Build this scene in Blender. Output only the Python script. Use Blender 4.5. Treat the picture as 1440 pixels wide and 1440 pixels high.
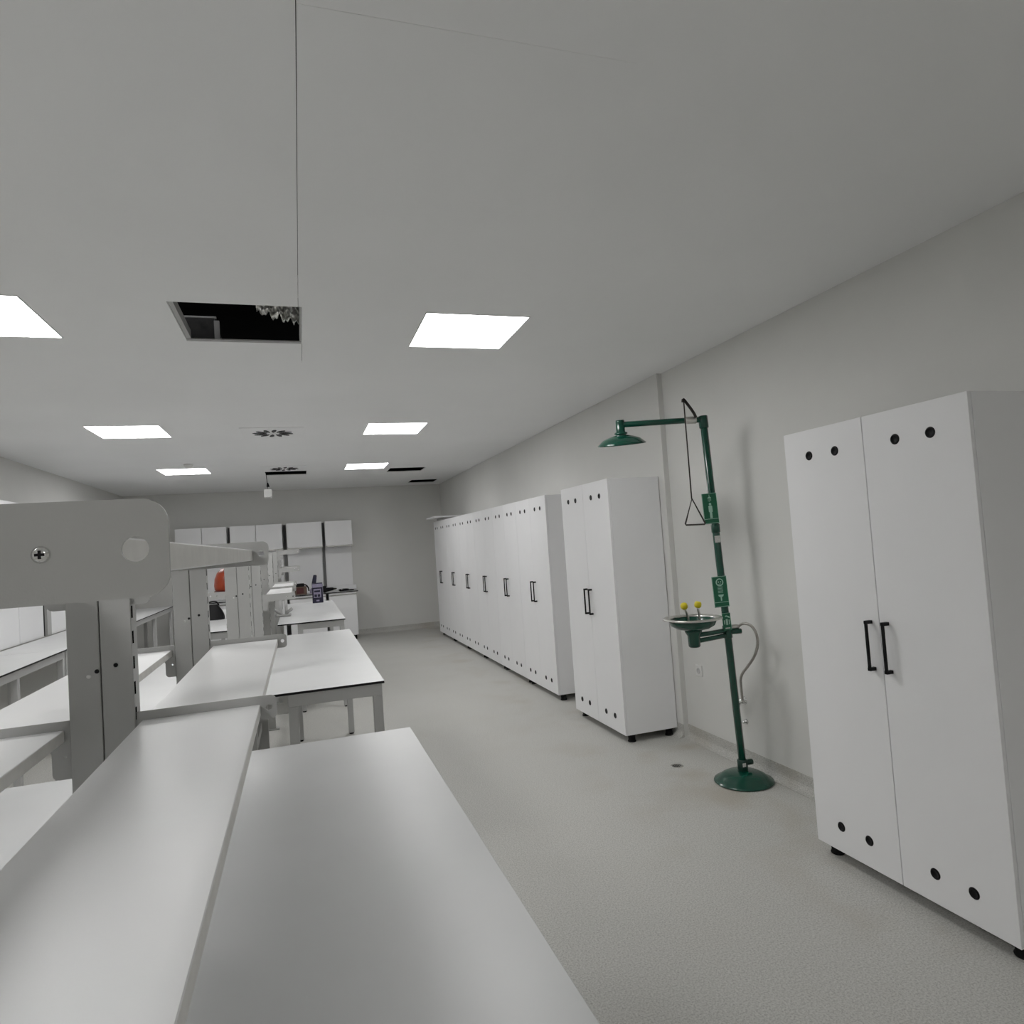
import bpy, bmesh, math, random
from mathutils import Vector, Matrix

for o in list(bpy.data.objects):
    bpy.data.objects.remove(o, do_unlink=True)
S = bpy.context.scene
COL = S.collection
R = math.radians
random.seed(4)

# ---------------------------------------------------------------- camera
CAM_Z = 1.585
yaw, pitch, roll = R(17.9426), R(2.4392), R(-3.9118)
fwd = Vector((math.sin(yaw)*math.cos(pitch), math.cos(yaw)*math.cos(pitch), math.sin(pitch)))
rt0 = Vector((math.cos(yaw), -math.sin(yaw), 0)); up0 = rt0.cross(fwd)
rt = math.cos(roll)*rt0 + math.sin(roll)*up0; up = rt.cross(fwd)
cd = bpy.data.cameras.new('camera'); cam = bpy.data.objects.new('camera', cd); COL.objects.link(cam)
cd.sensor_width = 36; cd.sensor_fit = 'HORIZONTAL'; cd.lens = 930.56/1440*36; cd.clip_start = 0.01
m = Matrix((rt, up, -fwd)).transposed().to_4x4(); m.translation = (0, 0, CAM_Z); cam.matrix_world = m
S.camera = cam

# ---------------------------------------------------------------- world, light level
w = bpy.data.worlds.new('world'); S.world = w; w.use_nodes = True
w.node_tree.nodes['Background'].inputs[0].default_value = (0.02, 0.02, 0.02, 1)
w.node_tree.nodes['Background'].inputs[1].default_value = 0.0
S.view_settings.view_transform = 'Standard'; S.view_settings.look = 'None'
S.view_settings.gamma = 1; S.view_settings.use_curve_mapping = False
S.view_settings.exposure = 0.0
PANEL_LIGHT = 17.4

# ---------------------------------------------------------------- materials
MAT = {}
def mat(name, col, rough=0.5, metal=0.0, noise=0.0, nscale=8.0, spec=0.5, bump=0.0, bscale=200, emit=None, coat=0.0):
    if name in MAT: return MAT[name]
    M = bpy.data.materials.new(name); M.use_nodes = True; nt = M.node_tree; b = nt.nodes['Principled BSDF']
    b.inputs['Base Color'].default_value = (*col, 1); b.inputs['Roughness'].default_value = rough
    b.inputs['Metallic'].default_value = metal; b.inputs['Specular IOR Level'].default_value = spec
    b.inputs['Coat Weight'].default_value = coat
    if emit:
        b.inputs['Emission Color'].default_value = (*emit[0], 1); b.inputs['Emission Strength'].default_value = emit[1]
    if noise or bump:
        tc = nt.nodes.new('ShaderNodeTexCoord')
    if noise:
        n = nt.nodes.new('ShaderNodeTexNoise'); n.inputs['Scale'].default_value = nscale; n.inputs['Detail'].default_value = 4
        r = nt.nodes.new('ShaderNodeMapRange'); r.inputs['From Min'].default_value = .3; r.inputs['From Max'].default_value = .7
        r.inputs['To Min'].default_value = 1-noise; r.inputs['To Max'].default_value = 1+noise
        h = nt.nodes.new('ShaderNodeHueSaturation'); h.inputs['Color'].default_value = (*col, 1)
        nt.links.new(tc.outputs['Object'], n.inputs['Vector']); nt.links.new(n.outputs['Fac'], r.inputs['Value'])
        nt.links.new(r.outputs['Result'], h.inputs['Value']); nt.links.new(h.outputs['Color'], b.inputs['Base Color'])
    if bump:
        n2 = nt.nodes.new('ShaderNodeTexNoise'); n2.inputs['Scale'].default_value = bscale
        bp = nt.nodes.new('ShaderNodeBump'); bp.inputs['Strength'].default_value = bump; bp.inputs['Distance'].default_value = .002
        nt.links.new(tc.outputs['Object'], n2.inputs['Vector']); nt.links.new(n2.outputs['Fac'], bp.inputs['Height'])
        nt.links.new(bp.outputs['Normal'], b.inputs['Normal'])
    MAT[name] = M
    return M

def floor_mat():
    M = bpy.data.materials.new('speckled_vinyl'); M.use_nodes = True; nt = M.node_tree; b = nt.nodes['Principled BSDF']
    L = nt.links.new; tc = nt.nodes.new('ShaderNodeTexCoord')
    def noise(s, d=2, seed=0):
        n = nt.nodes.new('ShaderNodeTexNoise'); n.inputs['Scale'].default_value = s; n.inputs['Detail'].default_value = d
        mp = nt.nodes.new('ShaderNodeMapping'); mp.inputs['Location'].default_value = (seed, seed*2, 0)
        L(tc.outputs['Object'], mp.inputs['Vector']); L(mp.outputs['Vector'], n.inputs['Vector']); return n
    def ramp(src, pts):
        r = nt.nodes.new('ShaderNodeValToRGB'); e = r.color_ramp.elements
        e[0].position, e[0].color = pts[0][0], (*pts[0][1], 1); e[1].position, e[1].color = pts[1][0], (*pts[1][1], 1)
        for p, c in pts[2:]:
            x = e.new(p); x.color = (*c, 1)
        L(src, r.inputs['Fac']); return r
    g = noise(140, 3); c1 = ramp(g.outputs['Fac'], [(.30, (.39, .385, .36)), (.52, (.545, .54, .51)), (.72, (.62, .615, .585))])
    s = noise(260, 1, 3); m1 = ramp(s.outputs['Fac'], [(.62, (0, 0, 0)), (.70, (1, 1, 1))])
    mx = nt.nodes.new('ShaderNodeMixRGB'); mx.inputs['Color2'].default_value = (.25, .25, .24, 1)
    mm = nt.nodes.new('ShaderNodeMath'); mm.operation = 'MULTIPLY'; mm.inputs[1].default_value = .85
    L(m1.outputs['Color'], mm.inputs[0]); L(mm.outputs[0], mx.inputs['Fac']); L(c1.outputs['Color'], mx.inputs['Color1'])
    # worn brownish dirt along the right-hand wall
    d = noise(2.2, 6, 7); m2 = ramp(d.outputs['Fac'], [(.50, (0, 0, 0)), (.72, (1, 1, 1))])
    sp = nt.nodes.new('ShaderNodeSeparateXYZ'); L(tc.outputs['Object'], sp.inputs['Vector'])
    mr = nt.nodes.new('ShaderNodeMapRange'); mr.inputs['From Min'].default_value = 1.5; mr.inputs['From Max'].default_value = 2.6
    mr.inputs['To Min'].default_value = 0.06; mr.inputs['To Max'].default_value = .6; L(sp.outputs['X'], mr.inputs['Value'])
    m3 = nt.nodes.new('ShaderNodeMath'); m3.operation = 'MULTIPLY'; L(m2.outputs['Color'], m3.inputs[0]); L(mr.outputs['Result'], m3.inputs[1])
    mx2 = nt.nodes.new('ShaderNodeMixRGB'); mx2.inputs['Color2'].default_value = (.36, .31, .23, 1)
    L(m3.outputs[0], mx2.inputs['Fac']); L(mx.outputs['Color'], mx2.inputs['Color1'])
    L(mx2.outputs['Color'], b.inputs['Base Color'])
    rr = noise(3, 4, 11); r2 = nt.nodes.new('ShaderNodeMapRange'); r2.inputs['To Min'].default_value = .42; r2.inputs['To Max'].default_value = .62
    L(rr.outputs['Fac'], r2.inputs['Value']); L(r2.outputs['Result'], b.inputs['Roughness'])
    b.inputs['Specular IOR Level'].default_value = .4
    MAT['floor'] = M
    return M
floor_mat()
mat('wall', (.70, .698, .675), .75, noise=.03, nscale=1.2, bump=.08, bscale=90, spec=.3)
mat('ceiling', (.90, .905, .905), .55, noise=.02, nscale=.9, spec=.35)
mat('cove', (.40, .395, .375), .5, noise=.06, nscale=14)
mat('melamine', (.86, .86, .868), .42, noise=.015, nscale=2)
mat('laminate', (.83, .83, .83), .36, noise=.012, nscale=3, bump=.03, bscale=400)
mat('edge_band', (.80, .79, .76), .45, noise=.05, nscale=30)
mat('worktop', (.66, .665, .665), .38, noise=.02, nscale=4, bump=.03, bscale=500)
mat('black_core', (.008, .008, .009), .5, spec=.25)
mat('grey_paint', (.445, .445, .434), .45, noise=.03, nscale=6, bump=.05, bscale=600)
mat('grey_leg', (.50, .50, .495), .45, noise=.03, nscale=6)
mat('black', (.005, .005, .006), .45, spec=.2)
mat('black_hole', (.002, .002, .002), .9, spec=.0)
mat('rubber', (.008, .008, .008), .7, spec=.15)
mat('steel', (.62, .61, .58), .3, 1.0, noise=.06, nscale=40)
mat('bronze', (.05, .045, .04), .4, .6)
mat('braid', (.42, .40, .37), .4, .8, noise=.25, nscale=300)
mat('chrome', (.75, .75, .74), .12, 1.0)
mat('green', (.001, .056, .034), .22, noise=.06, nscale=12, coat=.3)
mat('dark_green', (.002, .03, .02), .35)
mat('sign_green', (.003, .12, .055), .4, noise=.05, nscale=40)
mat('sign_white', (.42, .66, .55), .5)
mat('label_white', (.62, .62, .60), .5, noise=.25, nscale=220)
mat('yellow', (.72, .60, .02), .4)
mat('white_plastic', (.72, .72, .70), .4)
mat('frame_white', (.70, .70, .69), .4)
mat('diffuser', (.9, .9, .9), .5, emit=((1.0, .995, .99), PANEL_LIGHT))
mat('void', (.012, .012, .013), .9)
mat('plenum_shade', (.006, .006, .006), .95, noise=.2, nscale=3, spec=0)  # near-black colour carries the darkness of the unlit space above the ceiling
mat('post_gap_shade', (.15, .15, .15), .6)  # post grey darkened: shade of the narrow cupboard gaps put into the colour
mat('galvanised', (.10, .10, .10), .5, .6, noise=.2, nscale=20)
mat('foil', (.85, .84, .81), .35, .7, bump=.6, bscale=35)
mat('orange', (.34, .045, .012), .35, noise=.12, nscale=14)
mat('dark_red', (.10, .008, .006), .45)
mat('navy', (.008, .007, .03), .45, noise=.1, nscale=30)
mat('lilac', (.36, .33, .46), .45, noise=.08, nscale=40)
mat('brown', (.13, .085, .06), .6, noise=.25, nscale=25)
mat('maroon', (.09, .02, .02), .5)

# ---------------------------------------------------------------- mesh helpers
class MB:
    def __init__(s):
        s.bm = bmesh.new(); s.mats = []
    def _mi(s, mname):
        if mname is None: return 0
        if mname not in s.mats: s.mats.append(mname)
        return s.mats.index(mname)
    def _fin(s, faces, mname):
        i = s._mi(mname)
        for f in faces: f.material_index = i
    def box(s, x0, x1, y0, y1, z0, z1, mname=None, bev=0.0, seg=1, M=None, side=None):
        before = set(s.bm.faces)
        g = bmesh.ops.create_cube(s.bm, size=1)
        vs = g['verts']
        T = Matrix.Translation(((x0+x1)/2, (y0+y1)/2, (z0+z1)/2)) @ Matrix.Diagonal((x1-x0, y1-y0, z1-z0, 1))
        bmesh.ops.transform(s.bm, matrix=T, verts=vs)
        fs = {f for v in vs for f in v.link_faces}
        if bev:
            es = list({e for v in vs for e in v.link_edges})
            r = bmesh.ops.bevel(s.bm, geom=es, offset=bev, segments=seg, affect='EDGES', profile=.5)
            fs = set(s.bm.faces) - before
            vs = list({v for f in fs for v in f.verts})
        s._fin(fs, mname)
        if side:
            s.bm.normal_update()
            i = s._mi(side)
            for f in fs:
                f.normal_update()
                if abs(f.normal.z) < .5: f.material_index = i
        if M is not None: bmesh.ops.transform(s.bm, matrix=M, verts=vs)
        return s
    def lathe(s, prof, M, mname=None, n=24, smooth=True):
        rings = []
        for r, z in prof:
            if r < 1e-6: rings.append([s.bm.verts.new(M @ Vector((0, 0, z)))])
            else: rings.append([s.bm.verts.new(M @ Vector((r*math.cos(2*math.pi*k/n), r*math.sin(2*math.pi*k/n), z))) for k in range(n)])
        fs = []
        for a, b in zip(rings, rings[1:]):
            for k in range(n):
                l = (k+1) % n
                if len(a) == 1 and len(b) == 1: continue
                if len(a) == 1: q = (a[0], b[l], b[k])
                elif len(b) == 1: q = (a[k], a[l], b[0])
                else: q = (a[k], a[l], b[l], b[k])
                fs.append(s.bm.faces.new(q))
        for f in fs: f.smooth = smooth
        s._fin(fs, mname)
        return s
    def cyl(s, p0, p1, r0, mname=None, n=16, r1=None, bev=None):
        p0, p1 = Vector(p0), Vector(p1); d = p1-p0; L = d.length
        M = Matrix.Translation(p0) @ d.to_track_quat('Z', 'Y').to_matrix().to_4x4()
        r1 = r0 if r1 is None else r1
        k = min(r0, r1)*.15 if bev is None else bev
        pr = [(0, 0), (r0-k, 0), (r0, k), (r1, L-k), (r1-k, L), (0, L)]
        return s.lathe(pr, M, mname, n)
    def tube(s, pts, r, mname=None, n=10, close=False, sub=0):
        pts = [Vector(p) for p in pts]
        for _ in range(sub):
            q = [pts[0]]
            for a, b in zip(pts, pts[1:]): q += [a*.75+b*.25, a*.25+b*.75]
            q.append(pts[-1]); pts = q
        N = len(pts); rings = []; prev = None
        for i, p in enumerate(pts):
            a = pts[(i-1) % N] if (close or i > 0) else p
            b = pts[(i+1) % N] if (close or i < N-1) else p
            t = (b-a).normalized()
            if prev is None:
                u = t.orthogonal().normalized()
            else:
                u = (prev - t*prev.dot(t)).normalized()
            prev = u; v = t.cross(u)
            rings.append([s.bm.verts.new(p + r*(math.cos(2*math.pi*k/n)*u + math.sin(2*math.pi*k/n)*v)) for k in range(n)])
        fs = []
        pairs = list(zip(rings, rings[1:])) + ([(rings[-1], rings[0])] if close else [])
        for a, b in pairs:
            for k in range(n):
                l = (k+1) % n; fs.append(s.bm.faces.new((a[k], a[l], b[l], b[k])))
        if not close:
            fs.append(s.bm.faces.new(rings[0][::-1])); fs.append(s.bm.faces.new(rings[-1]))
        for f in fs: f.smooth = True
        s._fin(fs, mname)
        return s
    def plate(s, outer, holes, t, M, mname=None, bev=0):
        # outline in local xy, thickness t along local z
        es = []
        for loop in [outer]+holes:
            vs = [s.bm.verts.new((x, y, 0)) for x, y in loop]
            es += [s.bm.edges.new((vs[i], vs[(i+1) % len(vs)])) for i in range(len(vs))]
        r = bmesh.ops.triangle_fill(s.bm, use_beauty=True, use_dissolve=False, edges=es)
        fs = [g for g in r['geom'] if isinstance(g, bmesh.types.BMFace)]
        ex = bmesh.ops.extrude_face_region(s.bm, geom=fs)
        nv = [g for g in ex['geom'] if isinstance(g, bmesh.types.BMVert)]
        bmesh.ops.translate(s.bm, vec=(0, 0, t), verts=nv)
        allv = set(nv) | {v for f in fs for v in f.verts}
        allf = {f for v in allv for f in v.link_faces}
        bmesh.ops.recalc_face_normals(s.bm, faces=list(allf))
        s._fin(allf, mname)
        bmesh.ops.transform(s.bm, matrix=M, verts=list(allv))
        return s
    def quadgrid(s, nx, ny, fn, mname=None, smooth=True):
        g = [[s.bm.verts.new(fn(i/nx, j/ny)) for j in range(ny+1)] for i in range(nx+1)]
        fs = [s.bm.faces.new((g[i][j], g[i+1][j], g[i+1][j+1], g[i][j+1])) for i in range(nx) for j in range(ny)]
        for f in fs: f.smooth = smooth
        s._fin(fs, mname)
        return s

ORG = {}
def build(mb, name, mname, parent=None, loc=None):
    """link the collected shapes as one mesh object; world coordinates in, parent frame out"""
    bm = mb.bm
    if parent is not None: org = ORG[parent.name]
    elif loc is not None: org = Vector(loc)
    else:
        xs = [v.co.x for v in bm.verts]; ys = [v.co.y for v in bm.verts]; zs = [v.co.z for v in bm.verts]
        org = Vector(((min(xs)+max(xs))/2, (min(ys)+max(ys))/2, min(zs)))
    bmesh.ops.translate(bm, vec=-org, verts=bm.verts)
    me = bpy.data.meshes.new(name); bm.to_mesh(me); bm.free()
    if mb.mats:
        for q in mb.mats: me.materials.append(MAT[q])
    else: me.materials.append(MAT[mname])
    o = bpy.data.objects.new(name, me); COL.objects.link(o)
    if parent is not None: o.parent = parent
    else: o.location = org
    ORG[o.name] = org
    return o
def B(*a, **k): return MB().box(*a, **k)
def tag(o, label=None, cat=None, group=None, kind=None):
    if label: o['label'] = label
    if cat: o['category'] = cat
    if group: o['group'] = group
    if kind: o['kind'] = kind
    return o
def thing(name, loc, label, cat, group=None):
    o = bpy.data.objects.new(name, None); o.empty_display_size = .1; COL.objects.link(o); o.location = loc
    ORG[o.name] = Vector(loc)
    return tag(o, label, cat, group)
def copy_tree(o, parent=None, loc=None):
    c = o.copy(); COL.objects.link(c); c.parent = parent
    if loc is not None: c.location = loc
    for ch in o.children: copy_tree(ch, c)
    ORG[c.name] = ORG[o.name] if loc is None else Vector(loc)
    return c
def rounded(x0, x1, y0, y1, r, corners=(1, 1, 1, 1), n=6):
    # corners order: (x1,y1) (x0,y1) (x0,y0) (x1,y0)
    out = []
    for (cx, cy, a0), on in zip(((x1, y1, 0), (x0, y1, 90), (x0, y0, 180), (x1, y0, 270)), corners):
        if not on: out.append((cx, cy)); continue
        ox = cx + (-r if cx == x1 else r); oy = cy + (-r if cy == y1 else r)
        for k in range(n+1):
            a = R(a0 + 90*k/n); out.append((ox + r*math.cos(a), oy + r*math.sin(a)))
    return out
def circle(cx, cy, r, n=20): return [(cx+r*math.cos(2*math.pi*k/n), cy+r*math.sin(2*math.pi*k/n)) for k in range(n)]

# ================================================================ room shell
XL, XR, XRF, YB, YN, H = -2.87, 2.745, 2.703, 12.9, -4.0, 2.80
YSTEP = 4.48
tag(build(B(XL-.1, XR+.2, YN-.1, YB+.1, -.1, 0), 'floor', 'floor', loc=(0, 0, 0)), kind='structure')
tag(build(B(XL-.15, XL, YN-.1, YB+.15, 0, 2.812), 'wall_left', 'wall', loc=(0, 0, 0)), kind='structure')
wr = MB(); wr.box(XR, XR+.2, YN-.1, YSTEP, 0, 2.812); wr.box(XRF, XR+.2, YSTEP, YB+.15, 0, 2.812)
tag(build(wr, 'wall_right', 'wall', loc=(0, 0, 0)), kind='structure')
tag(build(B(XL-.15, XR+.2, YB, YB+.15, 0, 2.812), 'wall_back', 'wall', loc=(0, 0, 0)), kind='structure')
tag(build(B(XL-.15, XR+.2, YN-.15, YN, 0, 2.812), 'wall_front', 'wall', loc=(0, 0, 0)), kind='structure')
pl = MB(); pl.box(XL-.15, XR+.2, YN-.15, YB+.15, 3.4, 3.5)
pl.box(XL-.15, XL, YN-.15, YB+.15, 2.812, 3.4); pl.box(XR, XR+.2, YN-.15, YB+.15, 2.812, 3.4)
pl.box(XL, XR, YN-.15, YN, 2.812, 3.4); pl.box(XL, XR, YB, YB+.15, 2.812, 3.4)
tag(build(pl, 'plenum_lining_1', 'plenum_shade', loc=(0, 0, 0)), kind='structure')  # added dark lining of the ceiling void, blackened so the openings look unlit

# ceiling with its openings
light_x = [(.690, 1.268), (-1.700, -1.115)]
light_y = [(-2.65, -2.07), (.35, .93), (3.352, 3.945), (6.415, 7.03), (9.42, 10.03)]
HOLES = [(-.530, .072, 3.350, 3.948), (-.42, .155, 10.05, 10.53), (1.37, 1.92, 10.06, 10.57), (2.0, 2.50, 11.95, 12.50),
         (1.38, 2.0, 12.575, 12.60)]
LIGHT_ON = [(0, 0), (0, 2), (0, 3), (0, 4), (1, 0), (1, 1), (1, 2), (1, 3), (1, 4)]
LIGHTS = [(*light_x[i], *light_y[j]) for i, j in LIGHT_ON]
def ceil_build():
    mb = MB()
    seams = [(.0532, .0553, YN, 3.350), (.0735, .0760, 3.948, 4.34), (.056, .90, 1.466, 1.4668)]
    rects = HOLES + LIGHTS + seams
    xs = sorted({XL, XR} | {v for r in rects for v in r[:2]}); ys = sorted({YN, YB} | {v for r in rects for v in r[2:]})
    vd = {}
    def V(x, y, z):
        k = (round(x, 5), round(y, 5), z)
        if k not in vd: vd[k] = mb.bm.verts.new((x, y, z))
        return vd[k]
    solid = lambda i, j: 0 <= i < len(xs)-1 and 0 <= j < len(ys)-1 and not any(r[0]-1e-6 < (xs[i]+xs[i+1])/2 < r[1]+1e-6 and r[2]-1e-6 < (ys[j]+ys[j+1])/2 < r[3]+1e-6 for r in rects)
    t = .012; mb._mi('ceiling'); mb._mi('plenum_shade')
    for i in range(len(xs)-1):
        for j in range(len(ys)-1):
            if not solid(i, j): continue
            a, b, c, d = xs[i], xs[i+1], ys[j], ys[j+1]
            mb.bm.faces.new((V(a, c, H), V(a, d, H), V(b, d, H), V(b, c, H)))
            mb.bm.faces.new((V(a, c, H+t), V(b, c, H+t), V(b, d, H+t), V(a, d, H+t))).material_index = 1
            if i and not solid(i-1, j): mb.bm.faces.new((V(a, c, H), V(a, c, H+t), V(a, d, H+t), V(a, d, H)))
            if i < len(xs)-2 and not solid(i+1, j): mb.bm.faces.new((V(b, c, H), V(b, d, H), V(b, d, H+t), V(b, c, H+t)))
            if j and not solid(i, j-1): mb.bm.faces.new((V(a, c, H), V(b, c, H), V(b, c, H+t), V(a, c, H+t)))
            if j < len(ys)-2 and not solid(i, j+1): mb.bm.faces.new((V(a, d, H), V(a, d, H+t), V(b, d, H+t), V(b, d, H)))
    return tag(build(mb, 'ceiling', 'ceiling', loc=(0, 0, 0)), kind='structure')
ceil_build()

# coved floor skirting
def cove(name, pts, nrm):
    mb = MB(); n = 6
    prof = [(0.0, .10), (.004, .10)] + [(.004 + .05*(1-math.cos(R(90*k/n))), .052 - .05*math.sin(R(90*k/n))) for k in range(n+1)] + [(.054, .0005), (0, .0005)]
    (xa, ya), (xb, yb) = pts; nx, ny = nrm
    ra = [mb.bm.verts.new((xa+nx*u, ya+ny*u, z)) for u, z in prof]; rb = [mb.bm.verts.new((xb+nx*u, yb+ny*u, z)) for u, z in prof]
    for k in range(len(prof)):
        l = (k+1) % len(prof); mb.bm.faces.new((ra[k], ra[l], rb[l], rb[k]))
    mb.bm.faces.new(ra[::-1]); mb.bm.faces.new(rb)
    bmesh.ops.recalc_face_normals(mb.bm, faces=mb.bm.faces)
    tag(build(mb, name, 'floor', loc=(0, 0, 0)), kind='structure')
cove('baseboard_right', ((XR, YN), (XR, YSTEP)), (-1, 0))
cove('baseboard_right_far', ((XRF, YSTEP), (XRF, YB)), (-1, 0))
cove('baseboard_left', ((XL, YN), (XL, YB)), (1, 0))
cove('baseboard_back', ((XL, YB), (XRF, YB)), (0, -1))
cove('baseboard_front', ((XL, YN), (XR, YN)), (0, 1))

# ================================================================ ceiling fittings
names = {(0, 2): 'bright square ceiling light right of the open ceiling hatch', (0, 3): 'middle lit ceiling panel of the right-hand row',
         (0, 4): 'farthest lit ceiling panel of the right-hand row, beside dark opening', (1, 2): 'bright ceiling light cut by the left edge of the picture',
         (1, 3): 'middle lit ceiling panel of the left-hand row', (1, 4): 'farthest lit ceiling panel of the left-hand row',
         (0, 1): 'lit ceiling panel overhead right of the camera', (1, 1): 'lit ceiling panel overhead left of the camera',
         (0, 0): 'lit ceiling panel behind the camera on the right', (1, 0): 'lit ceiling panel behind the camera on the left'}
for i, (a, b) in enumerate(light_x):
    for j, (c, d) in enumerate(light_y):
        if (i, j) not in LIGHT_ON: continue
        t = thing('ceiling_light', ((a+b)/2, (c+d)/2, H-.003), names[(i, j)], 'ceiling light', 'square lit panels in the ceiling')
        f = MB(); k = .006
        f.box(a+.0005, a+k, c+.0005, d-.0005, H-.003, H+.012); f.box(b-k, b-.0005, c+.0005, d-.0005, H-.003, H+.012)
        f.box(a+k, b-k, c+.0005, c+k, H-.003, H+.012); f.box(a+k, b-k, d-k, d-.0005, H-.003, H+.012)
        build(f, 'frame', 'frame_white', t)
        build(B(a+k, b-k, c+k, d-k, H+.0, H+.008), 'diffuser', 'diffuser', t)
def diffuser(cx, cy, r, label):
    t = thing('swirl_diffuser', (cx, cy, H-.006), label, 'air vent', 'round swirl air vents in the ceiling')
    Mz = Matrix.Translation((cx, cy, H-.006))
    build(B(cx-.29, cx+.29, cy-.29, cy+.29, H-.006, H-.001, bev=.002), 'plate', 'ceiling', t)
    for k in range(12):
        a = 2*math.pi*k/12+.13
        pts = [(.32*r, -.003), (.5*r, -.020), (.75*r, -.027), (.95*r, -.012), (1.0*r, .002), (.9*r, .016), (.65*r, .014), (.45*r, .006)]
        mb = MB(); mb.plate(pts, [], .004, Matrix.Translation((cx, cy, H-.0105)) @ Matrix.Rotation(a, 4, 'Z'))
        build(mb, 'vent_slot', 'black', t)
    build(MB().cyl((cx, cy, H-.012), (cx, cy, H-.005), .03, None, 16), 'hub', 'ceiling', t)
diffuser(-.19, 6.86, .19, 'leaf-patterned round air vent in mid ceiling, the nearer one')
diffuser(-.145, 9.70, .19, 'leaf-patterned round air vent beside long dark ceiling opening')
sd = MB(); sd.lathe([(0, -.045), (.03, -.045), (.045, -.03), (.055, -.012), (.055, -.0005), (0, -.0005)], Matrix.Translation((-1.26, 9.0, H)))
tag(build(sd, 'smoke_detector', 'white_plastic'), 'small round white detector on ceiling by left far light', 'detector')

# things seen up in the open hatch
def hatch_frame(x0, x1, y0, y1):
    t = thing('hatch_frame', ((x0+x1)/2, (y0+y1)/2, H-.002), 'grey metal edge frame of the large open ceiling hatch', 'hatch frame')
    for a in ((x0+.0005, x0+.022, y0+.001, y1-.001, H+.013, H+.062), (x1-.010, x1-.0005, y0+.001, y1-.001, H+.013, H+.055),
              (x0+.022, x1-.010, y0+.001, y0+.006, H+.013, H+.045), (x0+.022, x1-.010, y1-.004, y1-.001, H+.013, H+.016)):
        build(B(*a), 'rail', 'grey_leg', t)
hatch_frame(-.530, .072, 3.350, 3.948)
def fo(u, v):
    x = -.16 + .26*u; z = 2.905 + (.05-.075*u) + v*.30 + .012*math.sin(31*u+9*v) + .010*math.sin(57*u-23*v)
    return Vector((x, 3.87 + .02*math.sin(23*u+7*v) + .014*math.sin(61*u+37*v) + .012*math.sin(47*v+5*u), z))
fb = MB().quadgrid(40, 30, fo)
o = build(fb, 'foil_insulation', 'foil'); tag(o, 'crumpled silver foil insulation hanging inside the ceiling hatch', 'insulation')
sm = o.modifiers.new('thick', 'SOLIDIFY'); sm.thickness = .002
du = thing('metal_duct', (-.52, 4.28, 2.88), 'dark sheet metal duct above the ceiling hatch', 'duct')
build(B(-.90, -.41, 4.2, 4.6, 2.90, 3.02), 'duct_body', 'galvanised', du)
build(MB().cyl((-.65, 4.4, 3.02), (-.65, 4.4, 3.399), .006, None, 8), 'hanger_rod', 'galvanised', du)
build(B(-.91, -.40, 4.19, 4.215, 3.018, 3.026), 'top_flange', 'grey_leg', du)
build(B(-.412, -.384, 4.185, 4.215, 2.875, 3.0), 'end_flange', 'grey_leg', du)
# pieces above the far openings so that they read as dark boxes
jb = thing('hanging_box', (-.39, 10.12, 2.432), 'small white box hanging by a cord below ceiling opening', 'junction box')
build(MB().tube([(-.41, 10.10, 2.90), (-.405, 10.10, 2.78), (-.395, 10.11, 2.66), (-.39, 10.12, 2.55)], .004, sub=2), 'cord', 'black', jb)
build(MB().cyl((-.385, 10.12, 2.59), (-.39, 10.12, 2.65), .022, r1=.010), 'cord_grip', 'black', jb)
build(B(-.442, -.338, 10.07, 10.16, 2.435, 2.555, bev=.006), 'box_body', 'white_plastic', jb)
build(B(-.36, -.335, 10.065, 10.10, 2.42, 2.45, bev=.002), 'terminal', 'grey_leg', jb)

# ================================================================ lockers
LW, LT, LB = .942, 2.005, .06
def make_locker(LD):
    t = thing('locker', (0, 0, 0), 'x', 'locker', 'white two-door lockers along the right wall')
    bd = MB()
    bd.box(.019, LD, 0, .018, LB, LT, bev=.0008); bd.box(.019, LD, LW-.018, LW, LB, LT, bev=.0008)
    bd.box(.019, LD, .018, LW-.018, LB, LB+.018); bd.box(.019, LD, .018, LW-.018, LT-.018, LT); bd.box(LD-.006, LD, .018, LW-.018, LB+.018, LT-.018)
    build(bd, 'body', 'melamine', t)
    for s in (0, 1):
        y0, y1 = (.001, LW/2-.0015) if s == 0 else (LW/2+.0015, LW-.001)
        d = build(B(0, .0175, y0, y1, LB, LT, bev=.001), 'door', 'melamine', t)
        hy = LW/2 - .042 if s == 0 else LW/2 + .042
        hb = MB()
        hb.box(-.034, -.024, hy-.006, hy+.006,   .935, 1.142, bev=.0015)
        for zz in (.94, 1.137): hb.box(-.034, 0, hy-.008, hy+.008, zz-.007, zz+.007, bev=.0015)
        build(hb, 'handle', 'black', d)
        for dy in (.157, .313):
            yy = LW/2 - dy if s == 0 else LW/2 + dy
            for zz in (.177, 1.884):
                Mx = Matrix.Translation((0, yy, zz)) @ Matrix.Rotation(R(-90), 4, 'Y')
                v = MB(); v.lathe([(0, .0006), (.0125, .0006), (.0135, .0022), (.0155, .0032), (.0195, .0026), (.0215, 0)], Mx, 'black', 20)
                build(v, 'vent_plug', 'black', d)
    for yy in (.045, LW-.045):
        for xx in (.07, LD-.05):
            f = MB().lathe([(0, 0), (.030, 0), (.032, .006), (.027, .014), (.027, .045), (.036, .05), (.036, LB), (0, LB)], Matrix.Translation((xx, yy, 0)), None, 16)
            build(f, 'foot', 'rubber', t)
    return t
spots = [(2.287, 1.720, 'white two-door locker standing nearest the camera at the right edge'),
         (2.255, 4.565, 'single white two-door locker between green shower and locker row')]
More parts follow.
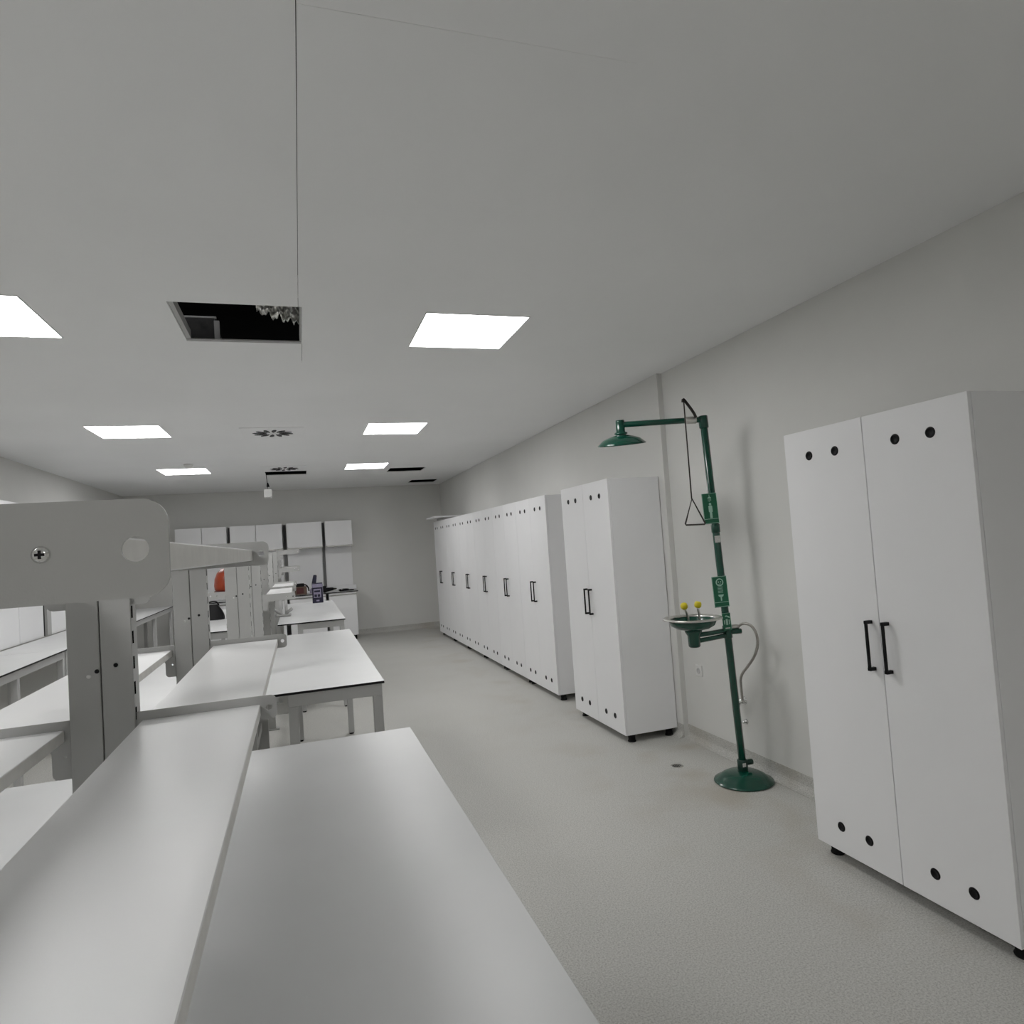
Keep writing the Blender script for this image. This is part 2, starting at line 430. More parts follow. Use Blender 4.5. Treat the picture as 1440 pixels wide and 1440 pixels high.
ordn = ['nearest locker of the closed row of six along the wall', 'second locker of the row of six counted from its near end',
        'third locker of the row of six counted from its near end', 'fourth locker of the row of six counted from its near end',
        'fifth locker of the row of six counted from its near end', 'farthest locker of the row of six, with board on top']
for k in range(6): spots.append((2.304, 6.050 + k*.9455, 'white ' + ordn[k]))
for k, (x, y, lab) in enumerate(spots):
    if k in (0, 2): lk0 = t = make_locker(.442 if k == 0 else .396)
    else: t = copy_tree(lk0)
    t.location = (x, y, 0); t['label'] = lab
# board lying on the far locker
bdm = MB(); bdm.box(2.17, 2.62, 10.95, 11.66, 0, .022, bev=.001, M=None)
bd = build(bdm, 'loose_board', 'melamine', loc=(0, 0, 0)); bd.location = (0, 0, 2.052)
tag(bd, 'loose white board lying on top of the farthest locker', 'board')
tag(build(B(2.34, 2.60, 11.02, 11.58, 2.005, 2.052, bev=.002), 'packing_block', 'grey_leg'), 'flat grey block under the loose board on farthest locker', 'block')

# ================================================================ lab tables
WT = .90
def lab_table(x0, x1, y0, y1, label, group, rear, leg_ys=None, z=WT):
    """rear = -1: rear edge at x0, +1: rear edge at x1; rear legs are set in"""
    t = thing('lab_table', ((x0+x1)/2, (y0+y1)/2, 0), label, 'table', group)
    build(MB().box(x0, x1, y0, y1, z-.014, z, 'worktop', bev=.001, side='black_core'), 'worktop', 'worktop', t)
    ins = .19
    fa, fb_ = (x0+ins, x1-.012) if rear < 0 else (x0+.012, x1-ins)
    lw = .048
    zr0, zr1 = z-.075, z-.015
    build(B(fa, fb_, y0+.012, y0+.042, zr0, zr1, bev=.002), 'apron', 'grey_leg', t)
    build(B(fa, fb_, y1-.042, y1-.012, zr0, zr1, bev=.002), 'apron', 'grey_leg', t)
    build(B(fa, fa+.03, y0+.042, y1-.042, zr0, zr1, bev=.002), 'apron', 'grey_leg', t)
    build(B(fb_-.03, fb_, y0+.042, y1-.042, zr0, zr1, bev=.002), 'apron', 'grey_leg', t)
    for yy in (leg_ys or (y0+.012, y1-.012-lw)):
        for xx in (fa, fb_-lw):
            l = build(B(xx, xx+lw, yy, yy+lw, .012, zr0+.0, bev=.003), 'leg', 'grey_leg', t)
            build(MB().cyl((xx+lw/2, yy+lw/2, 0), (xx+lw/2, yy+lw/2, .012), .02, None, 12), 'foot_pad', 'rubber', l)
    return t
G = 'white lab tables with black edges'
lab_table(-.342, .366, .12, 2.575, 'nearest lab table with white top below the camera', G, -1)
lab_table(-1.18, -.470, .12, 2.575, 'lab table left of the nearest shelving rack', G, 1)
lab_table(-.285, .385, 3.545, 6.07, 'second lab table, in the middle, its two front legs showing', G, -1)
lab_table(-1.12, -.425, 3.545, 6.07, 'second lab table on the left side of the racks', G, 1)
lab_table(-.250, .412, 7.08, 9.95, 'far lab table carrying the dark blue box', G, -1)
lab_table(-1.09, -.425, 7.02, 9.95, 'far lab table behind the racks with black bag on it', G, 1)

# ================================================================ shelving racks
def bracket_mesh(L, s):
    """side bracket in local XZ: x from 0 (upright) to s*L, top at z=0"""
    r = .013; hk, hd, ah = .036, .118, .053
    pts = [(0, 0)]
    pts = [(L-r + r*math.cos(R(a)), -r + r*math.sin(R(a))) for a in (0, 15, 30, 45, 60, 75, 90)]
    pts += [(0, 0), (0, -hd)]
    pts += [(hk-.012 + .012*math.cos(R(a)), -hd+.012 + .012*math.sin(R(a))) for a in (270, 300, 330, 360)]
    pts += [(hk+.014 - .014*math.cos(R(a)), -ah-.014 + .014*math.sin(R(a))) for a in (0, 30, 60, 90)]
    pts += [(L-r + r*math.cos(R(a)), -ah+r + r*math.sin(R(a))) for a in (270, 285, 300, 315, 330, 345)]
    hole = circle(L-.0165, -.027, .0068, 22)
    hook_hole = circle(.012, -hd+.045, .003, 8)
    if s < 0:
        pts = [(-x, y) for x, y in pts]; hole = [(-x, y) for x, y in hole]; hook_hole = [(-x, y) for x, y in hook_hole]
    # local xy -> world xz, thickness along +y
    M = Matrix(((1, 0, 0, 0), (0, 0, -1, 0), (0, 1, 0, 0), (0, 0, 0, 1)))
    mb = MB(); mb.plate(pts, [hole, hook_hole], .003, Matrix.Translation((0, .0015, 0)) @ M)
    return mb
def screw_mesh():
    mb = MB(); Mx = Matrix.Rotation(R(90), 4, 'X')
    mb.lathe([(0, .0024), (.002, .0023), (.0034, .0017), (.0045, .0004), (.0045, 0)], Mx, 'chrome', 18)
    for a in (0, 90):
        mb.box(-.0022, .0022, -.0027, -.0018, -.0007, .0007, 'black', M=Matrix.Rotation(R(a), 4, 'Y'))
    return mb
PT = .05   # post depth along y
def rack(label, xa, xb, ys, ztop, levels, L_arm):
    """xa..xb: both half posts; ys: near face of every post; levels: (bracket top z, side, bays, bracket posts)"""
    xc = (xa+xb)/2
    t = thing('shelving_rack', (xc, ys[0], 0), label, 'shelving rack', 'grey shelving racks between the tables')
    ORG[t.name] = Vector((xc, ys[0], 0))
    post0 = None
    for y in ys:
        if post0 is None:
            mb = MB(); y0 = ys[0]
            mb.box(xa, xc-.0012, y0, y0+PT, .012, ztop, bev=.0015); mb.box(xc+.0012, xb, y0, y0+PT, .012, ztop, bev=.0015)
            mb.box(xa+.01, xb-.01, y0+.01, y0+PT-.01, .013, ztop-.01)
            post0 = build(mb, 'upright', 'grey_paint', t); P = [post0]
            fo_ = build(B(xa-.03, xb+.03, y0-.02, y0+PT+.02, 0, .012), 'foot_plate', 'grey_paint', post0)
            sl = MB()
            z = ztop - .06
            while z > .95:
                for x, s in ((xa, -1), (xb, 1)):
                    sl.box(min(x, x+s*.0008)-.0003, max(x, x+s*.0008)+.0003, y0+.006, y0+.014, z-.026, z)
                z -= .0535
            s_o = build(sl, 'slots', 'black_hole', post0); s_o['kind'] = 'stuff'
            for dx, dz, mm in ((-.022, 1.363, 'sign_white'), (-.007, 1.372, 'black'), (.028, 1.381, 'black')):  # white disc stands in for a bright through-hole, the black ones are screws
                h = MB().lathe([(0, .0012), (.0032, .0010), (.0046, 0)], Matrix.Translation((xc+dx, y0, dz)) @ Matrix.Rotation(R(90), 4, 'X'), mm if mm == 'black' else 'white_plastic', 12)
                build(h, 'screw_or_hole', 'black', post0)
        else:
            c = copy_tree(post0, t, (0, y-ys[0], 0))
    # a low rail ties the posts together
    for ya, yb in zip(ys, ys[1:]):
        build(B(xc-.02, xc+.02, ya+PT, yb, .30, .36, bev=.002), 'rail', 'grey_paint', t)
    protos = {}
    for zt, side, bays, posts in levels:
        xf = xb if side > 0 else xa
        for k in posts:
            key = side
            if key not in protos:
                me = bracket_mesh(L_arm, side); b0 = build(me, 'bracket', 'grey_paint', None, loc=(0, 0, 0)); b0.parent = t
                sc = build(screw_mesh(), 'screw', 'chrome', None, loc=(0, 0, 0)); sc.parent = b0
                sc.location = (side*(L_arm-.0595), -.0015, -.027)
                protos[key] = b0; b = b0
            else: b = copy_tree(protos[key], t)
            b.location = (xf-xc, ys[k]+.010-ys[0], zt)
        for k in bays:
            a, b_ = sorted((xf+side*.012, xf+side*(L_arm-.034)))
            mb = MB(); mb.box(a, b_, ys[k]+.013, ys[k+1]+.007, zt-.042, zt-.018, 'laminate', bev=.0012, side='edge_band')
            build(mb, 'shelf', 'laminate', t)
    return t
rack('nearest grey shelving rack with wide bracket and lower white shelf', -.466, -.347, [.39, 1.59, 2.79], 1.615,
     [(1.277, 1, (0, 1), (0, 1, 2)), (1.277, -1, (0, 1), (0, 1, 2)), (1.621, 1, (0,), (0, 1)), (1.621, -1, (0,), (0, 1))], .280)
rack('second grey shelving rack, with orange helmet on left shelf', -.420, -.290, [4.15, 5.35, 6.55, 7.70], 1.60,
     [(1.302, 1, (1, 2), (1, 2, 3)), (1.350, -1, (1, 2), (1, 2, 3)), (1.62, -1, (), (1, 2))], .240)
rack('farthest grey shelving rack on the far lab tables', -.364, -.260, [8.40, 9.60], 1.64,
     [(1.44, 1, (0,), (0, 1)), (1.655, 1, (0,), (0, 1)), (1.44, -1, (0,), (0, 1))], .250)

# ================================================================ safety shower
BX, BY = 2.540, 3.560
sh = thing('safety_shower', (BX, BY, 0), 'green emergency shower with eye wash bowl standing by the wall', 'safety shower')
PB, PTp = Vector((2.541, BY, .085)), Vector((2.457, BY, 2.262))
def pole(z): return PB + (PTp-PB)*((z-PB.z)/(PTp.z-PB.z))
build(MB().lathe([(0, .001), (.174, .001), (.179, .006), (.177, .011), (.155, .017), (.136, .038), (.10, .056), (.055, .066), (0, .068)], Matrix.Translation((BX, BY, 0)), None, 40), 'base', 'green', sh)
cl = build(MB().cyl((BX, BY, .062), pole(.135), .031, None, 20), 'base_collar', 'dark_green', sh)
build(MB().cyl(pole(.115)+Vector((.02, -.01, 0)), pole(.115)+Vector((.062, -.015, 0)), .017, None, 14), 'drain_plug', 'dark_green', cl)
build(B(BX-.022, BX+.0, BY-.0345, BY-.0315, .098, .120), 'collar_tag', 'label_white', cl)
build(MB().cyl(PB, pole(2.24), .0225, None, 22), 'pole', 'green', sh)
build(MB().cyl(pole(1.545), pole(1.60), .027, None, 20), 'coupling', 'green', sh)
build(MB().cyl(pole(2.205), pole(2.285), .029, None, 20), 'top_fitting', 'green', sh)
HD = Vector((1.953, 3.711, 2.262))
ar = PTp + Vector((0, 0, 0)); adir = (HD-ar).normalized()
build(MB().cyl(ar, HD, .0185, None, 18), 'shower_arm', 'green', sh)
hd = build(MB().lathe([(0, .0), (.025, 0), (.028, -.01), (.028, -.075), (.040, -.080), (.042, -.088), (.03, -.094), (.075, -.105), (.115, -.120), (.138, -.140), (.152, -.152), (.150, -.156), (.135, -.150), (.0, -.146)],
      Matrix.Translation(HD+Vector((0, 0, .03))) @ Matrix.Rotation(R(-5), 4, 'Y') @ Matrix.Rotation(R(8), 4, 'X'), None, 36), 'shower_head', 'green', sh)
vl = build(MB().cyl(ar+adir*.045, ar+adir*.115, .023, None, 18), 'ball_valve', 'steel', sh)
lev = [ar+adir*.06+Vector((0, -.028, .01)), ar+adir*.075+Vector((0, -.03, .045)), Vector((2.315, BY-.03, 2.375)), Vector((2.303, BY-.03, 2.385)), Vector((2.300, BY-.03, 2.365))]
build(MB().tube(lev, .009, sub=1), 'lever', 'bronze', vl)
rx, ry = 2.309, BY-.032
rod = MB(); rod.tube([(rx-.003, ry, 2.378), (rx-.002, ry, 1.763)], .0042, n=8)
rod.tube([(rx, ry, 1.765), (2.249, ry, 1.612), (2.254, ry, 1.605), (2.384, ry, 1.602), (2.390, ry, 1.608)], .0052, n=8, close=True)
build(rod, 'pull_rod', 'bronze', sh)
# eye wash
BC = Vector((2.25, 3.535, 1.037)); MC = Matrix.Translation(BC)
bw = build(MB().lathe([(0, -.052), (.05, -.055), (.095, -.050), (.125, -.036), (.137, -.012), (.140, -.004), (.142, -.014), (.130, -.042), (.10, -.060), (.05, -.072), (0, -.072)], MC, None, 36), 'bowl', 'green', sh)
build(MB().lathe([(.136, -.006), (.140, .003), (.158, .006), (.176, .004), (.178, -.004), (.160, -.008), (.140, -.010), (.136, -.006)], MC, None, 40), 'bowl_rim', 'steel', bw)
build(MB().lathe([(0, -.066), (.055, -.066), (.05, -.085), (.038, -.105), (.036, -.168), (.030, -.175), (0, -.175)], MC, None, 24), 'bowl_outlet', 'green', bw)
pa = pole(.935); pb = pole(.905)
for p0, dz in ((pa, -.105), (pb, -.140)):
    build(MB().tube([p0, p0+(BC+Vector((0, 0, dz))-p0)*.5+Vector((0, -.01, 0)), BC+Vector((.03, 0, dz))], .0145, sub=1), 'bowl_arm', 'green', sh)
build(MB().cyl(pole(.885), pole(.965), .028, None, 20), 'tee_fitting', 'green', sh)
for dx, lean in ((-.052, -.006), (.040, -.028)):
    a = BC+Vector((dx*.8+.01, -.01, -.05)); b = BC+Vector((dx+lean*.2, -.01, .065)); c = BC+Vector((dx+lean, -.012, .082))
    pp = build(MB().tube([a, a*.4+b*.6+Vector((.008, 0, 0)), b], .0075, sub=1), 'spray_pipe', 'steel', bw)
for dx in (-.054, .033):
    c = BC+Vector((dx, -.012, .06))
    build(MB().lathe([(0, 0), (.012, 0), (.020, .008), (.022, .022), (.019, .034), (.012, .040), (0, .040)], Matrix.Translation(c) @ Matrix.Rotation(R(-12 if dx < 0 else 14), 4, 'Y'), None, 14), 'spray_nozzle', 'yellow', bw)
p = pole(.955)
build(MB().cyl(p+Vector((.015, -.01, 0)), p+Vector((.065, -.03, .0)), .014, None, 14), 'hose_connector', 'steel', sh)
p2 = pole(.925)
build(MB().cyl(p2+Vector((.018, -.012, 0)), p2+Vector((.078, -.034, .0)), .0165, None, 14), 'push_valve', 'green', sh)
hp = [p+Vector((.06, -.03, 0)), (2.585, 3.500, .978), (2.610, 3.445, .965), (2.622, 3.415, .885), (2.632, 3.46, .79), (2.645, 3.56, .70), (2.66, 3.675, .615), (2.675, 3.70, .53), (2.69, 3.715, .445)]
build(MB().tube(hp, .0085, sub=2), 'hose', 'braid', sh)

# signs on the pole: plates facing the room, pictograms standing a little proud
def sign(zc, wd, ht, dx, name):
    c = pole(zc) + Vector((dx, -.030, 0))
    ax = (PTp-PB).normalized()
    M = Matrix.Translation(c) @ Matrix.Rotation(R(-14), 4, 'Z') @ Matrix.Rotation(math.atan2(ax.x, ax.z), 4, 'Y')
    s = build(MB().box(-wd/2, wd/2, -.0015, .0015, -ht/2, ht/2, M=M), name, 'sign_green', sh)
    return s, M
def mark(s, M, shapes, name, m_='sign_white'):
    mb = MB()
    for q in shapes:
        if q[0] == 'b': mb.box(q[1], q[2], -.0026, -.0016, q[3], q[4], M=M)
        elif q[0] == 'd': mb.cyl(M @ Vector((q[1], -.0016, q[2])), M @ Vector((q[1], -.0026, q[2])), q[3], None, 18, bev=.0001)
        elif q[0] == 'r':
            mb.tube([M @ Vector((q[1]+q[3]*math.cos(2*math.pi*k/20), -.0018, q[2]+q[3]*math.sin(2*math.pi*k/20))) for k in range(20)], q[4], n=6, close=True)
        elif q[0] == 'p': mb.plate(q[1], [], .0008, M @ Matrix(((1, 0, 0, 0), (0, 0, -1, -.0016), (0, 1, 0, 0), (0, 0, 0, 1))))
    return build(mb, name, m_, s)
s1, M1 = sign(1.698, .094, .190, -.042, 'shower_sign')
mark(s1, M1, [('b', -.046, .046, .0925, .0945), ('b', -.046, .046, -.066, -.0635), ('b', -.046, .046, -.093, -.0905), ('b', -.0465, -.0445, -.093, .094), ('b', .0445, .0465, -.093, .094)], 'sign_border')
mark(s1, M1, [('b', -.0015, .0015, .072, .086), ('p', [(-.012, .062), (.012, .062), (.008, .070), (.003, .073), (-.003, .073), (-.008, .070)]),
              ('b', -.009, -.0075, .044, .058), ('b', -.003, -.0015, .040, .058), ('b', .003, .0045, .044, .058), ('b', .008, .0095, .048, .058),
              ('d', 0, .027, .0075), ('p', [(-.012, .014), (-.008, .018), (.008, .018), (.012, .014), (.012, -.022), (.0075, -.022), (.0075, -.060), (-.0075, -.060), (-.0075, -.022), (-.012, -.022)])], 'pictogram')
s2, M2 = sign(1.180, .094, .190, -.038, 'eyewash_sign')
mark(s2, M2, [('b', -.046, .046, .0925, .0945), ('b', -.046, .046, -.066, -.0635), ('b', -.046, .046, -.093, -.0905), ('b', -.0465, -.0445, -.093, .094), ('b', .0445, .0465, -.093, .094)], 'sign_border')
mark(s2, M2, [('r', 0, .058, .021, .0032), ('d', -.007, .06, .004), ('d', .007, .06, .004), ('b', -.008, .008, .046, .049)] +
     [('b', -.016, .016, .028-.0085*k, .0305-.0085*k) for k in range(5)] +
     [('p', [(-.018, -.018), (.018, -.018), (.014, -.028), (.004, -.034), (.004, -.056), (-.004, -.056), (-.004, -.034), (-.014, -.028)])], 'pictogram')
s3, M3 = sign(.992, .052, .108, -.017, 'instruction_sign')
mark(s3, M3, [('b', -.026, .026, .052, .0535), ('b', .0245, .026, -.053, .053), ('p', [(-.012, .030), (-.002, .040), (.020, .030), (.020, .020), (.0, .032)]),
              ('b', -.006, .006, -.020, .016), ('b', -.018, -.012, -.016, .010), ('b', .012, .018, -.018, .012)], 'pictogram')
mark(s3, M3, [('b', -.014, .016, -.043, -.036)], 'barcode_strip', 'label_white')
s4, M4 = sign(1.505, .034, .042, -.016, 'maker_label')
s4.data.materials[0] = MAT['label_white']

# wall fittings by the shower
vt = thing('wall_tap', (XR, 3.771, .40), 'small chrome wall tap feeding the shower hose', 'tap')
build(MB().lathe([(0, .0), (.026, 0), (.024, .006), (.012, .008), (.011, .045), (0, .045)], Matrix.Translation((XR, 3.771, .424)) @ Matrix.Rotation(R(-90), 4, 'Y'), None, 16), 'tap_body', 'chrome', vt)
build(MB().cyl((2.692, 3.735, .424), (2.692, 3.80, .424), .011, None, 14), 'tap_cross', 'chrome', vt)
build(MB().cyl((2.692, 3.72, .424), (2.692, 3.715, .455), .010, None, 12), 'tap_outlet', 'chrome', vt)
build(MB().cyl((2.692, 3.765, .418), (2.670, 3.755, .385), .012, None, 12, r1=.018), 'tap_knob', 'bronze', vt)
tag(build(MB().lathe([(0, .0), (.018, 0), (.016, .008), (.009, .010), (.008, .03), (0, .03)], Matrix.Translation((XR, 3.767, .285)) @ Matrix.Rotation(R(-90), 4, 'Y'), None, 14), 'pipe_stub', 'chrome'),
    'short capped pipe stub in wall below the chrome tap', 'pipe')
so = thing('wall_socket', (XR, 4.272, .49), 'white wall socket plate behind the safety shower', 'socket')
pl_ = build(B(XR-.010, XR, 4.232, 4.312, .497, .577, bev=.003), 'plate', 'white_plastic', so)
build(MB().lathe([(.0, .001), (.017, .001), (.020, .0035), (.0215, 0)], Matrix.Translation((XR-.010, 4.272, .537)) @ Matrix.Rotation(R(-90), 4, 'Y'), None, 18), 'insert', 'grey_leg', so)
# floor drain
dr = thing('floor_drain', (2.331, 3.989, 0), 'small round metal drain set in floor near the shower', 'drain')
build(MB().lathe([(.0, .0022), (.030, .0022), (.032, .003), (.040, .003), (.043, .0005)], Matrix.Translation((2.331, 3.989, 0)), None, 28), 'ring', 'steel', dr)
for k in range(4):
    x = 2.331-.021+.014*k; l = math.sqrt(.028**2-(x-2.331)**2)
    build(B(x-.0028, x+.0028, 3.989-l, 3.989+l, .0023, .0034), 'grate_slot', 'black', dr)

# ================================================================ back wall bench and cupboards
BF = 12.30
cx_list = [(.455, .935), (-.21, .40), (-.725, -.285), (-1.15, -.73), (-1.60, -1.205), (-2.02, -1.605)]
pos = ['at its right end', 'second from its right end', 'third from its right end', 'fourth from its right end', 'fifth from its right end', 'at its left end']
for k, (a, b) in enumerate(cx_list):
    t = thing('base_cabinet', ((a+b)/2, BF, 0), 'white base cabinet under the back wall bench, ' + pos[k], 'cabinet', 'base cabinets on back wall')
    a2, b2 = a-.001, b+.001
    build(B(a2, b2, BF+.04, YB-.06, .08, .855, bev=.001), 'carcass', 'melamine', t)
    d = build(B(a2+.002, b2-.002, BF+.02, BF+.039, .08, .80, bev=.001), 'door', 'melamine', t)
    build(B(a2+.002, b2-.002, BF+.012, BF+.039, .806, .822, bev=.002), 'grip_rail', 'chrome', t)
    build(B(a2+.002, b2-.002, BF+.02, BF+.039, .826, .852, bev=.001), 'top_rail', 'melamine', t)
    for xx in (a2+.05, b2-.05):
        for yy in (BF+.06, YB-.15):
            build(MB().cyl((xx, yy, 0), (xx, yy, .08), .024, None, 12), 'foot', 'rubber', t)
tag(build(MB().box(-2.10, .965, BF, YB-.04, .857, .875, 'worktop', bev=.001, side='black_core'), 'bench_worktop', 'worktop'), 'long white worktop with black edge along the back wall', 'worktop')
tag(build(B(-2.10, .985, YB-.038, YB-.002, .876, .955, bev=.002), 'upstand', 'melamine'), 'low white upstand behind the back wall worktop', 'upstand')
pann = ['at the right end', 'second from right', 'third from right', 'fourth from right', 'fifth from right', 'at the left end']
for k, (a, b) in enumerate(cx_list):
    tag(build(B(a-.005, b-.005, YB-.03, YB-.004, .957, 1.69, bev=.001), 'splash_panel', 'melamine'), 'white wall panel above back bench, ' + pann[k], 'wall panel', 'wall panels above back bench')
    t = thing('wall_cupboard', ((a+b)/2, 12.55, 1.69), 'white wall cupboard on the back wall, ' + pann[k], 'cupboard', 'wall cupboards on back wall')
    build(B(a, b, 12.57, YB-.003, 1.70, 2.162, bev=.001), 'carcass', 'melamine', t)
    build(B(a+.001, b-.001, 12.55, 12.569, 1.715, 2.158, bev=.001), 'door', 'melamine', t)
    build(B(a+.001, b-.001, 12.545, 12.569, 1.690, 1.712, bev=.002), 'grip_rail', 'chrome', t)
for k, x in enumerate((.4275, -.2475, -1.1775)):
    tag(build(B(x-.022, x+.022, YB-.05, YB-.031, .957, 2.15), 'wall_post', 'post_gap_shade'), 'grey wall post between the back wall cupboards, ' + ('rightmost', 'middle', 'leftmost')[k], 'post', 'grey wall posts')

# clutter on the back bench
tb = thing('tool_case', (-.01, 12.40, .875), 'brown and maroon tool case on the back bench', 'tool case')
build(B(-.12, .085, 12.33, 12.50, .875, 1.02, bev=.012, seg=2), 'case_body', 'brown', tb)
build(B(-.09, .03, 12.318, 12.335, .90, 1.0, bev=.006), 'front_pocket', 'maroon', tb)
build(B(-.115, .05, 12.34, 12.48, 1.012, 1.075, bev=.02, seg=2), 'case_lid', 'black', tb)
build(MB().tube([(.05, 12.40, 1.05), (.09, 12.40, 1.03), (.115, 12.40, .98), (.12, 12.40, .93)], .012, sub=2), 'strap', 'black', tb)
bg = MB().quadgrid(16, 10, lambda u, v: Vector((.235 + (.095+.012*math.sin(3*v))*math.cos(2*math.pi*u)*(1-.75*v**3), 12.42 + .07*math.sin(2*math.pi*u)*(1-.75*v**3), .882 + .125*v + .005*math.sin(9*u*6.28))))
tag(build(bg, 'plastic_bag', 'lilac'), 'small crumpled lilac bag on bench beside the tool case', 'bag')
dl = thing('power_drill', (.45, 12.42, .876), 'black power drill lying on the back bench', 'drill')
build(MB().cyl((.40, 12.40, .925), (.54, 12.44, .93), .038, None, 16, r1=.028), 'motor_body', 'black', dl)
build(MB().cyl((.54, 12.44, .93), (.60, 12.455, .93), .022, None, 14, r1=.012), 'chuck', 'bronze', dl)
build(B(.36, .42, 12.36, 12.43, .876, 1.0, bev=.012, seg=2), 'grip', 'black', dl)
cbm = [(.70+.085*math.cos(t*.55)+.003*t, 12.58+.07*math.sin(t*.55), .884+.0012*t) for t in range(0, 16)]
tag(build(MB().tube(cbm, .007, sub=1), 'cable_coil', 'black'), 'coiled black cable lying beside the drill on back bench', 'cable')
wr_ = MB(); wr_.box(.66, .90, 12.40, 12.43, .876, .90, bev=.004); wr_.box(.64, .68, 12.385, 12.445, .876, .915, bev=.008)
tag(build(wr_, 'spanner', 'black'), 'long black tool at the right end of back bench', 'tool')

# far table things: blue box, lab tap, thin board
bx = thing('carton', (.205, 9.70, .90), 'dark blue carton with raised lid flap on the far table', 'box')
build(MB().box(.135, .275, 9.64, 9.77, .9005, 1.175, 'navy', bev=.001), 'carton_body', 'navy', bx)
build(B(.139, .271, 9.636, 9.6395, 1.115, 1.165), 'top_band', 'lilac', bx)
lp = build(B(.152, .252, 9.636, 9.6395, .975, 1.095), 'front_panel', 'lilac', bx)
for xx in (.162, .205):
    build(B(xx, xx+.034, 9.633, 9.6362, .985, 1.02), 'printed_square', 'navy', lp)
build(B(.162, .24, 9.633, 9.6362, 1.05, 1.075), 'printed_bar', 'navy', lp)
build(B(.185, .225, 9.636, 9.6395, .925, .943), 'bottom_mark', 'lilac', bx)
build(B(.2755, .279, 9.65, 9.76, .91, 1.16), 'side_strip', 'lilac', bx)
fl = MB(); fl.plate([(0, 0), (.115, 0), (.105, .10), (.09, .115), (.02, .115), (.01, .10)], [], .004,
    Matrix.Translation((.14, 9.765, 1.175)) @ Matrix.Rotation(R(-62), 4, 'Z') @ Matrix.Rotation(R(78), 4, 'X'))
build(fl, 'lid_flap', 'navy', bx)
tp = thing('lab_tap', (-.24, 7.95, .90), 'two-nozzle grey laboratory tap standing on the far table', 'tap')
for dx in (-.03, .03):
    build(MB().cyl((-.21+dx, 8.0, .9), (-.21+dx, 8.0, 1.10), .017, None, 12), 'stem', 'grey_leg', tp)
for dx, sx in ((-.03, -1), (.03, 1)):
    build(MB().cyl((-.21+dx, 7.99, .935), (-.21+dx+sx*.065, 7.97, .985), .017, None, 12), 'nozzle', 'grey_paint', tp)
build(B(-.29, -.13, 7.95, 8.05, .9005, .925, bev=.008), 'tap_base', 'grey_paint', tp)
# orange helmet and black bag
hl = thing('safety_helmet', (-.80, 7.10, 1.285), 'orange safety helmet on the left shelf of second rack', 'helmet')
hc = Vector((-.535, 5.52, 1.3325))
hl.location = hc; ORG[hl.name] = hc.copy()
build(MB().lathe([(.088, .02), (.096, .03), (.100, .06), (.094, .11), (.076, .155), (.045, .183), (0, .190)], Matrix.Translation(hc), None, 28), 'shell', 'orange', hl)
build(MB().lathe([(.07, .0), (.098, 0), (.103, .008), (.099, .02), (.088, .024), (.07, .012), (.07, 0)], Matrix.Translation(hc), None, 28), 'brim', 'dark_red', hl)
rb = MB()
for k in (-1, 0, 1):
    rb.tube([hc+Vector((k*.03, .101*math.cos(R(a))*math.sqrt(1-(k*.03/.09)**2), .02+.172*math.sin(R(a))*math.sqrt(1-(k*.03/.09)**2))) for a in range(10, 171, 16)], .006, n=6)
build(rb, 'crown_rib', 'orange', hl)
kb = thing('tool_bag', (-1.0, 8.45, .90), 'black soft tool bag on the far left table', 'bag')
build(MB().quadgrid(24, 10, lambda u, v: Vector((-.985 + (.115-.075*v**2)*(abs(math.cos(6.2832*u))**.6)*(1 if math.cos(6.2832*u) > 0 else -1), 8.45 + (.09-.06*v)*(abs(math.sin(6.2832*u))**.6)*(1 if math.sin(6.2832*u) > 0 else -1), .901+.17*v))), 'bag_body', 'black', kb)
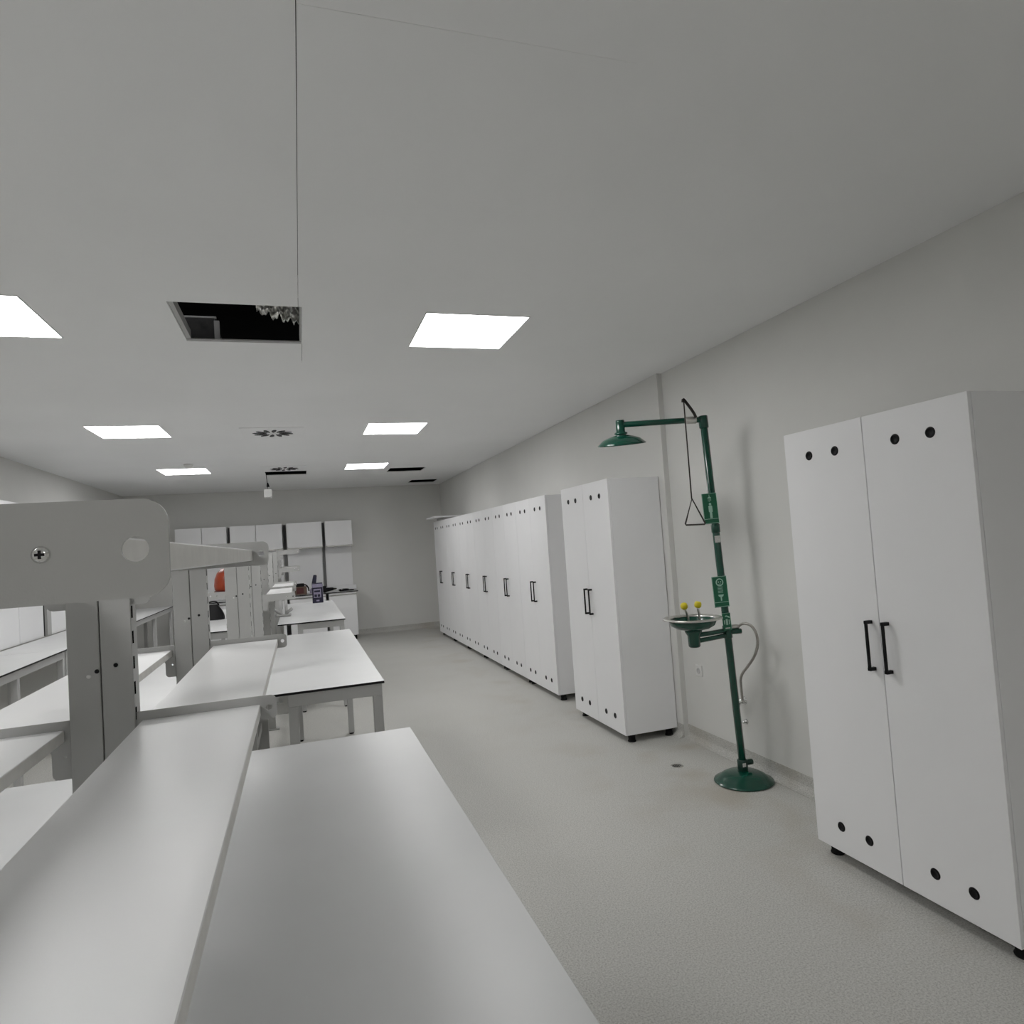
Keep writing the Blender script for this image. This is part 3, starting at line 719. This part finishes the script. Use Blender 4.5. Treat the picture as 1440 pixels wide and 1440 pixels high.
build(MB().tube([(-1.05, 8.45, 1.06), (-1.03, 8.45, 1.11), (-.95, 8.45, 1.11), (-.93, 8.45, 1.06)], .009, sub=2), 'bag_handle', 'black', kb)
build(B(-1.03, -.945, 8.42, 8.48, 1.06, 1.075, bev=.004), 'bag_top', 'black', kb)

# ================================================================ left wall bench
for k, (a, b) in enumerate(((4.74, 6.77), (6.78, 9.30), (9.31, 11.90))):
    lab_table(-2.60, -1.985, a, b, 'grey-legged bench table along left wall, ' + ('cut by the left edge of the picture', 'seen left of the near upright', 'farthest, near the back corner')[k],
              'bench tables along the left wall', -1, leg_ys=(a+.012, (a+b)/2-.02, b-.06))
lp_ = [(7.02, 7.66), (7.67, 8.30), (8.53, 9.17), (9.18, 9.82), (10.04, 10.68), (10.69, 11.33)]
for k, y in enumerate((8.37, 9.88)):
    tag(build(MB().box(-2.661, -2.63, y+.03, y+.15, .90, 1.69, 'grey_paint').box(-2.661, -2.655, y-.065, y+.029, .90, 1.69, 'black'), 'wall_post', 'grey_paint'), 'grey post between panels behind left bench, ' + ('nearer', 'farther')[k], 'post', 'grey posts behind left bench')  # thin black strip beside the grey post paints the shade of the open gap
for k, (a, b) in enumerate(lp_):
    o_ = ('first', 'second', 'third', 'fourth', 'fifth', 'sixth')[k]
    tag(build(B(-2.66, -2.635, a, b, .90, 1.69, bev=.001), 'splash_panel', 'melamine'), 'white panel behind left wall bench, %s from the near end' % o_, 'wall panel', 'wall panels behind left bench')
    t = thing('wall_cupboard', (-2.6, (a+b)/2, 1.69), 'white cupboard above left wall bench, %s from the near end' % o_, 'cupboard', 'wall cupboards above left bench')
    build(B(XL+.003, -2.555, a, b, 1.70, 2.265, bev=.001), 'carcass', 'melamine', t)
    build(B(-2.554, -2.536, a+.001, b-.001, 1.715, 2.262, bev=.001), 'door', 'melamine', t)
    build(B(-2.554, -2.530, a+.001, b-.001, 1.690, 1.712, bev=.002), 'grip_rail', 'chrome', t)
tag(build(B(XL+.003, -2.662, 7.02, 11.33, 0, 1.69), 'service_duct', 'wall', loc=(XL+.1, 7.02, 0)), 'pale service duct behind the left wall panels', 'duct')
